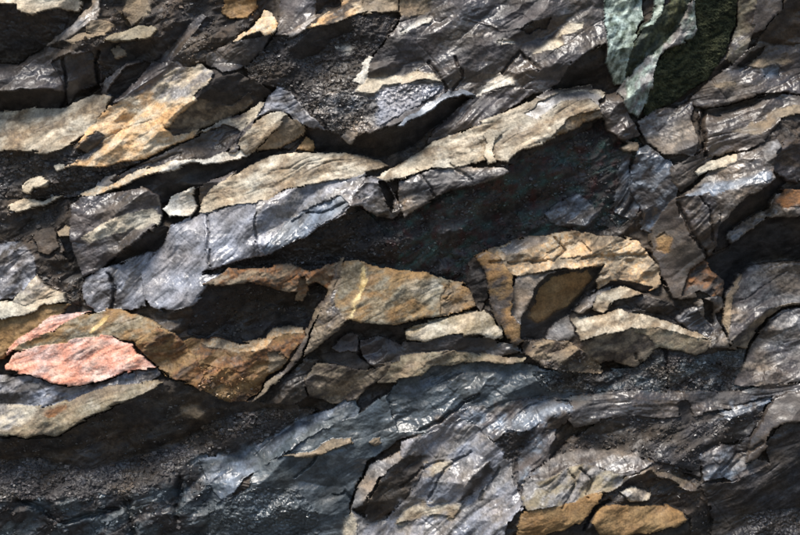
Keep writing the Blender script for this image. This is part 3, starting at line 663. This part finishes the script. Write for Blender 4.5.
def samp(A, x, y):
    fx = np.clip((x - cx[0]) / q, 0, len(cx) - 1.001); fy = np.clip((y - cy[0]) / q, 0, len(cy) - 1.001)
    i = fx.astype(int); j = fy.astype(int); u = (fx - i).astype(F); v = (fy - j).astype(F)
    return (A[j, i] * (1 - u) + A[j, i + 1] * u) * (1 - v) + (A[j + 1, i] * (1 - u) + A[j + 1, i + 1] * u) * v


# ------------------------------------------------------------------ fine grid over the face (denser inside the picture)
def axis(a, b, lo, hi, d):
    mid = np.arange(a, b, d)
    up = [mid[-1]]; st = d
    while up[-1] < hi:
        st = min(st * 1.12, 5); up.append(up[-1] + st)
    dn = [mid[0]]; st = d
    while dn[-1] > lo:
        st = min(st * 1.12, 5); dn.append(dn[-1] - st)
    return np.concatenate([np.array(dn[1:][::-1]), mid, np.array(up[1:])])


gx = axis(-14, 814, -195, 995, 0.74); gy = axis(-12, 547, -145, 392 + 535 - 267.5, 0.74)
X, Y, L = own(gx, gy)
H = samp(H0, X, Y) + 0.75 * gl[L].astype(F)
# joints between rocks
K = kid[L]
edge = np.zeros(K.shape, F)
edge[:, :-1] = np.maximum(edge[:, :-1], K[:, 1:] != K[:, :-1]); edge[:-1] = np.maximum(edge[:-1], K[1:] != K[:-1])


def bin3(a, n):
    a = a.astype(F)
    for _ in range(n):
        b = np.pad(a, 1, mode='edge')
        a = (b[:-2, 1:-1] + b[2:, 1:-1] + b[1:-1, :-2] + b[1:-1, 2:] + 2 * b[1:-1, 1:-1]) / 6
    return a


joint = np.clip(bin3(edge, 3) * 2.2, 0, 1)
vary = np.clip(0.55 + 1.1 * perlin(X / 23, Y / 23, 301), 0, 1.4)
hard = np.array([0] + [0.25 if r['key'] in SOFT else 1.0 for r in REGS])[L]
vary = np.clip(0.25 + 1.5 * perlin(X / 23, Y / 23, 301), 0, 1.3)
H -= (joint * vary * hard * 1.1).astype(F)
jit = samp(blur(np.array([0] + [7.0 if r['key'] in SOFT else 2.2 if r['part'] in STAIN_SHEEN and r['part'] not in CRISP else 0.0 for r in REGS])[CL], 5.0), X, Y)
LC = own(gx, gy, jit)[2]
sk = np.array([False] + [r['key'] in SOFT for r in REGS])
LC = np.where((kid[LC] == kid[L]) | (sk[L] & sk[LC]), LC, L)          # a stain or painted sheen stays on its own rock

COL = np.zeros(X.shape + (3,), F); WET = np.zeros(X.shape, F)
def bedding(x, y, sang):
    t = math.radians(sang) + 0.22 * perlin(x / 120, y / 90, 63)
    c, s = np.cos(t), np.sin(t)
    wxx = x - x.mean() + 2.5 * perlin(x / 26, y / 26, 61); wyy = y - y.mean() + 2.5 * perlin(x / 24, y / 27, 62)
    return wxx * c - wyy * s, wxx * s + wyy * c


for k, r in enumerate(REGS):
    m = L == k + 1
    if not m.any():
        continue
    x = X[m]; y = Y[m]
    ca, chs, sa, ssp, sang, gam, gsz = DET[r['det']]
    sa = r.get('striate', sa)
    al, ac = bedding(x, y, sang)
    b1, b2, b3 = broken(x, y)
    cr = CRUMPLE[r['det']] / .34
    h = 9.5 * BIG.get(r['det'], cr) * b1 + cr * (5.0 * b2 + (1.2 if PMAT[r['pal']] == 'slate' else 1.8) * b3) + (1.0 if r['det'] in ('gravel', 'grit') else .30) * ca * chips(al / (chs * 1.4), ac / chs, 5)
    if sa:
        h = h + sa * 0.30 * perlin(al / (ssp * 9), ac / ssp, 9) + sa * 0.15 * perlin(al / (ssp * 5), ac / (ssp * .42), 10) + sa * 0.6 * perlin(al / 70, ac / 12, 19)
    gr = fbm(x / gsz, y / gsz, 3, 13, 0.6)
    h = h + gam * (0.9 if r['det'] in ('gravel', 'grit', 'moss') else 0.6) * gr
    # fissures along the bedding and a few across it
    fz = np.exp(-(perlin(al / 95, ac / 11, 401) / .07) ** 2) * np.clip(2.2 * perlin(x / 38, y / 30, 402) + .1, 0, 1)
    fy = np.exp(-(perlin(al / 15, ac / 60, 403) / .075) ** 2) * np.clip(2.5 * perlin(x / 33, y / 36, 404) - .25, 0, 1)
    h = h - FISS[r['det']] * (1.1 * fz + 0.7 * fy)
    H[m] += h.astype(F)

for k, r in enumerate(REGS):
    m = LC == k + 1
    if not m.any():
        continue
    x = X[m]; y = Y[m]
    al, ac = bedding(x, y, DET[r['det']][4])
    gr = fbm(x / 4, y / 4, 3, 13, 0.6)
    c1, c2, wet, msz = PAL[r['pal']]
    c1 = np.array(c1, F); c2 = np.array(c2, F)
    n1 = fbm(al / (msz * 2.2), ac / msz, 4, 33, 0.6)
    w = np.clip(0.45 + 0.85 * n1, 0, 1)[:, None]
    col = c1 * (1 - w) + c2 * w
    wt = np.full(x.shape, wet, F)
    if r.get('mix'):
        d1, d2, w2, m2 = PAL[r['mix']]
        n2 = fbm(al / 34, ac / 16, 5, 43, 0.6)
        w = np.clip(0.42 + 1.5 * n2, 0, 1)
        v = np.clip(0.5 + 0.8 * gr, 0, 1)[:, None]
        col = col * (1 - w[:, None]) + (np.array(d1, F) * (1 - v) + np.array(d2, F) * v) * w[:, None]
        wt = wt * (1 - w) + w2 * w
    if r.get('red'):
        n2 = np.clip(1.2 * fbm(x / 12, y / 12, 4, 53) - 0.15, 0, .7)[:, None]
        col = col * (1 - n2) + np.array((.055, .018, .016), F) * n2
    st = (.12 if r['pal'] in ('blue', 'wet', 'silver', 'teal') else .85 if PMAT[r['pal']] == 'slate' or r['pal'] in ('dark', 'black') else 0.0) * np.clip(1.2 * fbm(x / 55, y / 32, 4, 77) + .25, 0, .9)[:, None]
    lum = col.mean(1, keepdims=True)
    col = col * (1 - st) + lum * np.array((1.32, .98, .66), F) * st
    COL[m] = col
    WET[m] = np.clip(wt * np.clip(.72 + 1.0 * fbm(x / 60, y / 34, 3, 95), .15, 1.15) + 0.38 * fbm(al / 18, ac / 9, 3, 91), 0, 1)

# neighbouring minerals bleed into each other, then grains and small stains with their own shape
softm = np.array([0.0] + [1.0 if (r['key'] in SOFT or r['part'] in STAIN_SHEEN) and r['part'] not in CRISP else 0.0 for r in REGS], F)[LC]
be = np.zeros(LC.shape, F)
be[:, :-1] = np.maximum(be[:, :-1], LC[:, 1:] != LC[:, :-1]); be[:-1] = np.maximum(be[:-1], LC[1:] != LC[:-1])
kc = kid[LC]; ks = sk[LC]
ok = np.zeros(LC.shape, bool)
ok[:, :-1] |= (LC[:, 1:] != LC[:, :-1]) & ((kc[:, 1:] == kc[:, :-1]) | (ks[:, 1:] & ks[:, :-1]))
ok[:-1] |= (LC[1:] != LC[:-1]) & ((kc[1:] == kc[:-1]) | (ks[1:] & ks[:-1]))
hardedge = np.clip(bin3((be > 0) & ~ok, 8) * 12, 0, 1)
softm = softm * ok * 1.0
bw = np.clip(1 - hardedge, 0, 1) * np.clip(bin3(be * softm, 14) * 9, 0, 1) * np.clip(.75 + 1.1 * perlin(X / 13, Y / 10, 93), 0, 1)
CB = np.stack([bin3(COL[..., c], 16) for c in range(3)], -1)
COL = COL * (1 - bw[..., None]) + CB * bw[..., None]
gmul = np.clip(1 + .26 * perlin(X / 1.9, Y / 1.9, 71) + .30 * fbm(X / 6, Y / 6, 3, 73) + .16 * fbm(X / 40, Y / 26, 3, 75), .3, 1.8)
COL = COL * gmul[..., None] * (1 + perlin(X / 30, Y / 30, 81)[..., None] * np.array((.10, 0.0, -.12), F))
COL = np.clip(COL, .004, .8).astype(F)

for pts, hw, dep in CRACKS:
    P = np.array([[float(v) for v in a.split(',')] for a in pts.split()])
    lo = P.min(0) - 9; hi = P.max(0) + 9
    i0, i1 = np.searchsorted(gx, (lo[0], hi[0])); j0, j1 = np.searchsorted(gy, (lo[1], hi[1]))
    U, V = warp(X[j0:j1, i0:i1], Y[j0:j1, i0:i1])
    d = np.full(U.shape, 99.0)
    for a, b in zip(P[:-1], P[1:]):
        e = b - a; tt = np.clip(((U - a[0]) * e[0] + (V - a[1]) * e[1]) / (e @ e), 0, 1)
        d = np.minimum(d, np.hypot(U - a[0] - tt * e[0], V - a[1] - tt * e[1]))
    H[j0:j1, i0:i1] -= (dep * np.exp(-(d / hw) ** 2)).astype(F)
H -= H[::4, ::4].mean()

# ------------------------------------------------------------------ materials


def rock_material(name, dry, wet, bump, scale, spec=0.5, film=0.8):
    m = bpy.data.materials.new(name); m.use_nodes = True
    n = m.node_tree.nodes; l = m.node_tree.links
    b = n['Principled BSDF']
    at = n.new('ShaderNodeAttribute'); at.attribute_name = 'mineral'
    aw = n.new('ShaderNodeAttribute'); aw.attribute_name = 'wetness'
    tc = n.new('ShaderNodeTexCoord')
    no = n.new('ShaderNodeTexNoise'); no.inputs['Scale'].default_value = scale; no.inputs['Detail'].default_value = 5; no.inputs['Roughness'].default_value = .65
    l.new(tc.outputs['Object'], no.inputs['Vector'])
    vo = n.new('ShaderNodeTexVoronoi'); vo.inputs['Scale'].default_value = scale * 0.7
    l.new(tc.outputs['Object'], vo.inputs['Vector'])
    rp = n.new('ShaderNodeMapRange'); rp.inputs[1].default_value = .25; rp.inputs[2].default_value = .75; rp.inputs[3].default_value = .68; rp.inputs[4].default_value = 1.32
    l.new(no.outputs['Fac'], rp.inputs[0])
    mx = n.new('ShaderNodeMix'); mx.data_type = 'RGBA'; mx.blend_type = 'MULTIPLY'; mx.inputs['Factor'].default_value = 1
    l.new(at.outputs['Color'], mx.inputs['A']); l.new(rp.outputs[0], mx.inputs['B'])
    l.new(mx.outputs['Result'], b.inputs['Base Color'])
    ro = n.new('ShaderNodeMapRange'); ro.inputs[3].default_value = dry; ro.inputs[4].default_value = wet
    l.new(aw.outputs['Fac'], ro.inputs[0])
    rv = n.new('ShaderNodeMath'); rv.operation = 'MULTIPLY_ADD'; rv.inputs[1].default_value = .25; rv.use_clamp = True
    sh = n.new('ShaderNodeMath'); sh.operation = 'SUBTRACT'; sh.inputs[1].default_value = .5
    l.new(no.outputs['Fac'], sh.inputs[0]); l.new(sh.outputs[0], rv.inputs[0]); l.new(ro.outputs[0], rv.inputs[2])
    l.new(rv.outputs[0], b.inputs['Roughness'])
    b.inputs['Specular IOR Level'].default_value = spec
    cw = n.new('ShaderNodeMapRange'); cw.inputs[1].default_value = .35; cw.inputs[2].default_value = 1.0; cw.inputs[4].default_value = film
    l.new(aw.outputs['Fac'], cw.inputs[0]); l.new(cw.outputs[0], b.inputs['Coat Weight'])
    b.inputs['Coat Roughness'].default_value = .34; b.inputs['Coat IOR'].default_value = 1.45
    ad = n.new('ShaderNodeMath'); ad.operation = 'ADD'
    l.new(no.outputs['Fac'], ad.inputs[0]); l.new(vo.outputs['Distance'], ad.inputs[1])
    bp = n.new('ShaderNodeBump'); bp.inputs['Strength'].default_value = bump; bp.inputs['Distance'].default_value = .006
    l.new(ad.outputs[0], bp.inputs['Height']); l.new(bp.outputs['Normal'], b.inputs['Normal'])
    return m


MATS = {
    'stone': rock_material('weathered_stone', .85, .40, .24, 130, .4, .5),
    'slate': rock_material('wet_slate', .70, .33, .14, 150, .5, .8),
    'gravel': rock_material('crumbled_rock', .70, .32, .40, 110, .5, .7),
    'moss': rock_material('mossy_stone', .95, .6, .9, 220, .25),
}
# ------------------------------------------------------------------ cut the relief into rocks and parts
col_ = SC.collection
ny, nx = X.shape
VX = ((X - 400) * S).astype(F); VZ = (ZC + (267.5 - Y) * S).astype(F); VY = (-H * S).astype(F)
CELL = L[:-1, :-1]
order = np.argsort(CELL.ravel(), kind='stable')
sortedL = CELL.ravel()[order]
ROOT = {}
nparts = {}
for r in REGS:
    nparts.setdefault(r['key'], 0); nparts[r['key']] += 1
PARTNAME = {'face': 'face'}
for k, r in enumerate(REGS):
    a, b = np.searchsorted(sortedL, (k + 1, k + 2))
    if b - a < 6:
        print('empty region', r['key'], r['part']); continue
    cells = order[a:b]
    j, i = np.divmod(cells, nx - 1)
    v0 = j * nx + i
    quads = np.stack([v0, v0 + nx, v0 + nx + 1, v0 + 1], 1)
    uq, inv = np.unique(quads.ravel(), return_inverse=True)
    name, label, kind = ROCKS[r['key']]
    single = nparts[r['key']] == 1
    base = name if single else (r['part'] or 'body')
    me = bpy.data.meshes.new(base)
    me.vertices.add(len(uq)); me.loops.add(len(inv)); me.polygons.add(len(quads))
    co = np.stack([VX.ravel()[uq], VY.ravel()[uq], VZ.ravel()[uq]], 1).astype(F)
    org = np.zeros(3, F)
    if r['key'] not in ROOT:
        org = np.array([co[:, 0].mean(), co[:, 1].max(), co[:, 2].min()], F)
        if single:
            o = bpy.data.objects.new(name, me)
        else:
            o = bpy.data.objects.new(name, None); o.empty_display_size = .05
        o.location = [float(t) for t in org]
        o['label'] = label
        if kind == 'structure':
            o['kind'] = 'structure'
        else:
            o['category'] = {'gravel': 'rubble', 'rubble': 'rubble', 'boulder': 'boulder', 'stone': 'stone', 'rock_ledge': 'rock ledge', 'rock_bank': 'rock bank', 'rock_shard': 'rock shard'}.get(name, 'rock')
            if kind:
                o['kind'] = kind
        col_.objects.link(o)
        ROOT[r['key']] = (o, org)
    root, org = ROOT[r['key']]
    if single:
        ob = root
    else:
        ob = bpy.data.objects.new(base, me); col_.objects.link(ob); ob.parent = root
    me.vertices.foreach_set('co', (co - org).ravel())
    me.loops.foreach_set('vertex_index', inv.astype(np.int32).ravel())
    me.polygons.foreach_set('loop_start', np.arange(0, len(inv), 4, dtype=np.int32))
    me.polygons.foreach_set('use_smooth', np.ones(len(quads), bool))
    at = me.attributes.new('mineral', 'FLOAT_COLOR', 'POINT')
    c4 = np.ones((len(uq), 4), F); c4[:, :3] = COL.reshape(-1, 3)[uq]
    at.data.foreach_set('color', c4.ravel())
    aw = me.attributes.new('wetness', 'FLOAT', 'POINT')
    aw.data.foreach_set('value', WET.ravel()[uq])
    me.update(calc_edges=True)
    mk = 'gravel' if r['det'] == 'gravel' else PMAT[r['pal']]
    me.materials.append(MATS[mk])

# ------------------------------------------------------------------ loose grit and flakes lying on the crumbled places


def flakes(key, part, n, smin, smax, seed, bright=1.3):
    """uncountable broken grains, one joined mesh of little angular chips per place"""
    rng = np.random.default_rng(seed)
    ids = [k + 1 for k, r in enumerate(REGS) if r['key'] == key and (part is None or r['part'] == part)]
    jj, ii = np.nonzero(np.isin(L, ids) & (X > -20) & (X < 820) & (Y > -15) & (Y < 550))
    if not len(jj):
        return
    dens = np.clip(.5 + 1.4 * fbm(X[jj, ii] / 24, Y[jj, ii] / 15, 3, seed), .02, 1)
    pick = rng.choice(len(jj), n, p=dens / dens.sum())
    jj = jj[pick]; ii = ii[pick]
    sz = smin * (smax / smin) ** (rng.random(n) ** 2.6) * S
    box = np.array([[-1, -1, -1], [1, -1, -1], [1, 1, -1], [-1, 1, -1], [-1, -1, 1], [1, -1, 1], [1, 1, 1], [-1, 1, 1]], float)
    v = box[None] * (.5 * np.array([1.25, .55, .75])) * rng.uniform(.35, 1.15, (n, 8, 3)) * sz[:, None, None]
    u, _, w = np.linalg.svd(rng.normal(size=(n, 3, 3)) * .55 + np.eye(3) * .9)
    v = v @ (u @ w)
    # each grain beds into the slope it lies on
    v += np.stack([VX[jj, ii], VY[jj, ii] - .12 * sz, VZ[jj, ii]], 1)[:, None]
    fc = np.array([[0, 3, 2, 1], [4, 5, 6, 7], [0, 1, 5, 4], [1, 2, 6, 5], [2, 3, 7, 6], [3, 0, 4, 7]])
    q_ = (fc[None] + 8 * np.arange(n)[:, None, None]).reshape(-1, 4)
    root, org = ROOT[key]
    me = bpy.data.meshes.new('grit')
    me.from_pydata((v.reshape(-1, 3) - org).tolist(), [], q_.tolist())
    c = COL[jj, ii] * rng.uniform(.6, 1.7, (n, 1)) * bright
    c4 = np.ones((n, 8, 4), F); c4[..., :3] = c[:, None]
    me.attributes.new('mineral', 'FLOAT_COLOR', 'POINT').data.foreach_set('color', c4.ravel())
    me.attributes.new('wetness', 'FLOAT', 'POINT').data.foreach_set('value', np.repeat(rng.uniform(.1, 1, n), 8).astype(F))
    me.materials.append(MATS['slate'])
    ob = bpy.data.objects.new('grit', me); ob['kind'] = 'stuff'
    ob.parent = root; col_.objects.link(ob)


for a_ in (('darkgravel', None, 700, 1.0, 6, 1, 1.5), ('sparkle', None, 1560, .8, 4.5, 2, 2.2), ('flaky', None, 1100, .8, 5, 3, 1.5), ('blackbank', 'gravel_face', 2200, .8, 4, 4, 1.3),
           ('bigrey', 'pebbly_foot', 1100, .8, 4, 5, 1.2), ('bottomleft', None, 900, .8, 5, 6, 1.2), ('greyshelf', 'dark_front', 900, .8, 4, 7, 1.2), ('rustledge', 'rusty_floor', 350, .8, 5, 8, 1.0),
           ('rough', 'face', 1500, .7, 3.5, 9, 1.3), ('broken', 'body', 350, .8, 5, 10, 1.3), ('blueslope', 'rough_foot', 480, .8, 4, 11, 1.2), ('darkstrata', 'grey_foot', 350, .8, 4, 12, 1.2),
           ('face', 'dark_hollow', 2200, .7, 4, 17, 1.2), ('face', 'black_overhang', 500, .7, 3.5, 18, 1.2), ('face', 'black_face', 500, .7, 3.5, 19, 1.2), ('strata', 'body', 500, .8, 5, 13, 1.4), ('cavity', 'face', 200, .8, 4, 14, 1.3), ('strip', None, 160, .8, 4, 15, 1.2), ('darkover', 'face', 500, .7, 3, 16, 1.2)):
    flakes(*a_)

# ------------------------------------------------------------------ the mass behind the face and the ground in front


def plain(name, rgb, rough, scale):
    m = bpy.data.materials.new(name); m.use_nodes = True
    n = m.node_tree.nodes; l = m.node_tree.links; b = n['Principled BSDF']
    no = n.new('ShaderNodeTexNoise'); no.inputs['Scale'].default_value = scale; no.inputs['Detail'].default_value = 8
    tc = n.new('ShaderNodeTexCoord'); l.new(tc.outputs['Object'], no.inputs['Vector'])
    cr = n.new('ShaderNodeValToRGB')
    cr.color_ramp.elements[0].color = [c * .5 for c in rgb] + [1]; cr.color_ramp.elements[1].color = [min(1, c * 1.5) for c in rgb] + [1]
    cr.color_ramp.elements[0].position = .3; cr.color_ramp.elements[1].position = .7
    l.new(no.outputs['Fac'], cr.inputs[0]); l.new(cr.outputs[0], b.inputs['Base Color'])
    b.inputs['Roughness'].default_value = rough
    bp = n.new('ShaderNodeBump'); bp.inputs['Distance'].default_value = .02; l.new(no.outputs['Fac'], bp.inputs['Height']); l.new(bp.outputs[0], b.inputs['Normal'])
    return m


def sheet(name, verts, faces, mat):
    me = bpy.data.meshes.new(name); me.from_pydata(verts, [], faces); me.materials.append(mat)
    o = bpy.data.objects.new(name, me); o['kind'] = 'structure'; col_.objects.link(o)
    return o


rootf = ROOT['face'][0]
x0, x1, z1 = -2.9, 2.9, 3.95
yb = 0.62
vs = [(x0, yb, -.2), (x1, yb, -.2), (x1, yb, z1), (x0, yb, z1), (x0 - 1, yb + 3, -.2), (x1 + 1, yb + 3, -.2), (x1 + 1, yb + 3, z1 + 1), (x0 - 1, yb + 3, z1 + 1)]
hill = sheet('hill', vs, [(0, 1, 2, 3), (1, 5, 6, 2), (4, 0, 3, 7), (3, 2, 6, 7), (5, 4, 7, 6)], plain('hill_rock', (.06, .05, .045), .8, 6))
hill['label'] = 'dark rock mass behind the face'
ground = sheet('ground', [(-400, -400, 0), (400, -400, 0), (400, 400, 0), (-400, 400, 0)], [(0, 1, 2, 3)], plain('ground_shale', (.06, .055, .05), .9, 3))
ground['label'] = 'dark shale ground in front of the face'
print('tris', sum(len(o.data.polygons) for o in bpy.data.objects if o.type == 'MESH') * 2, 'objs', len(bpy.data.objects), 'Hrange', H.min(), H.max(), np.percentile(H, (2, 50, 98)))
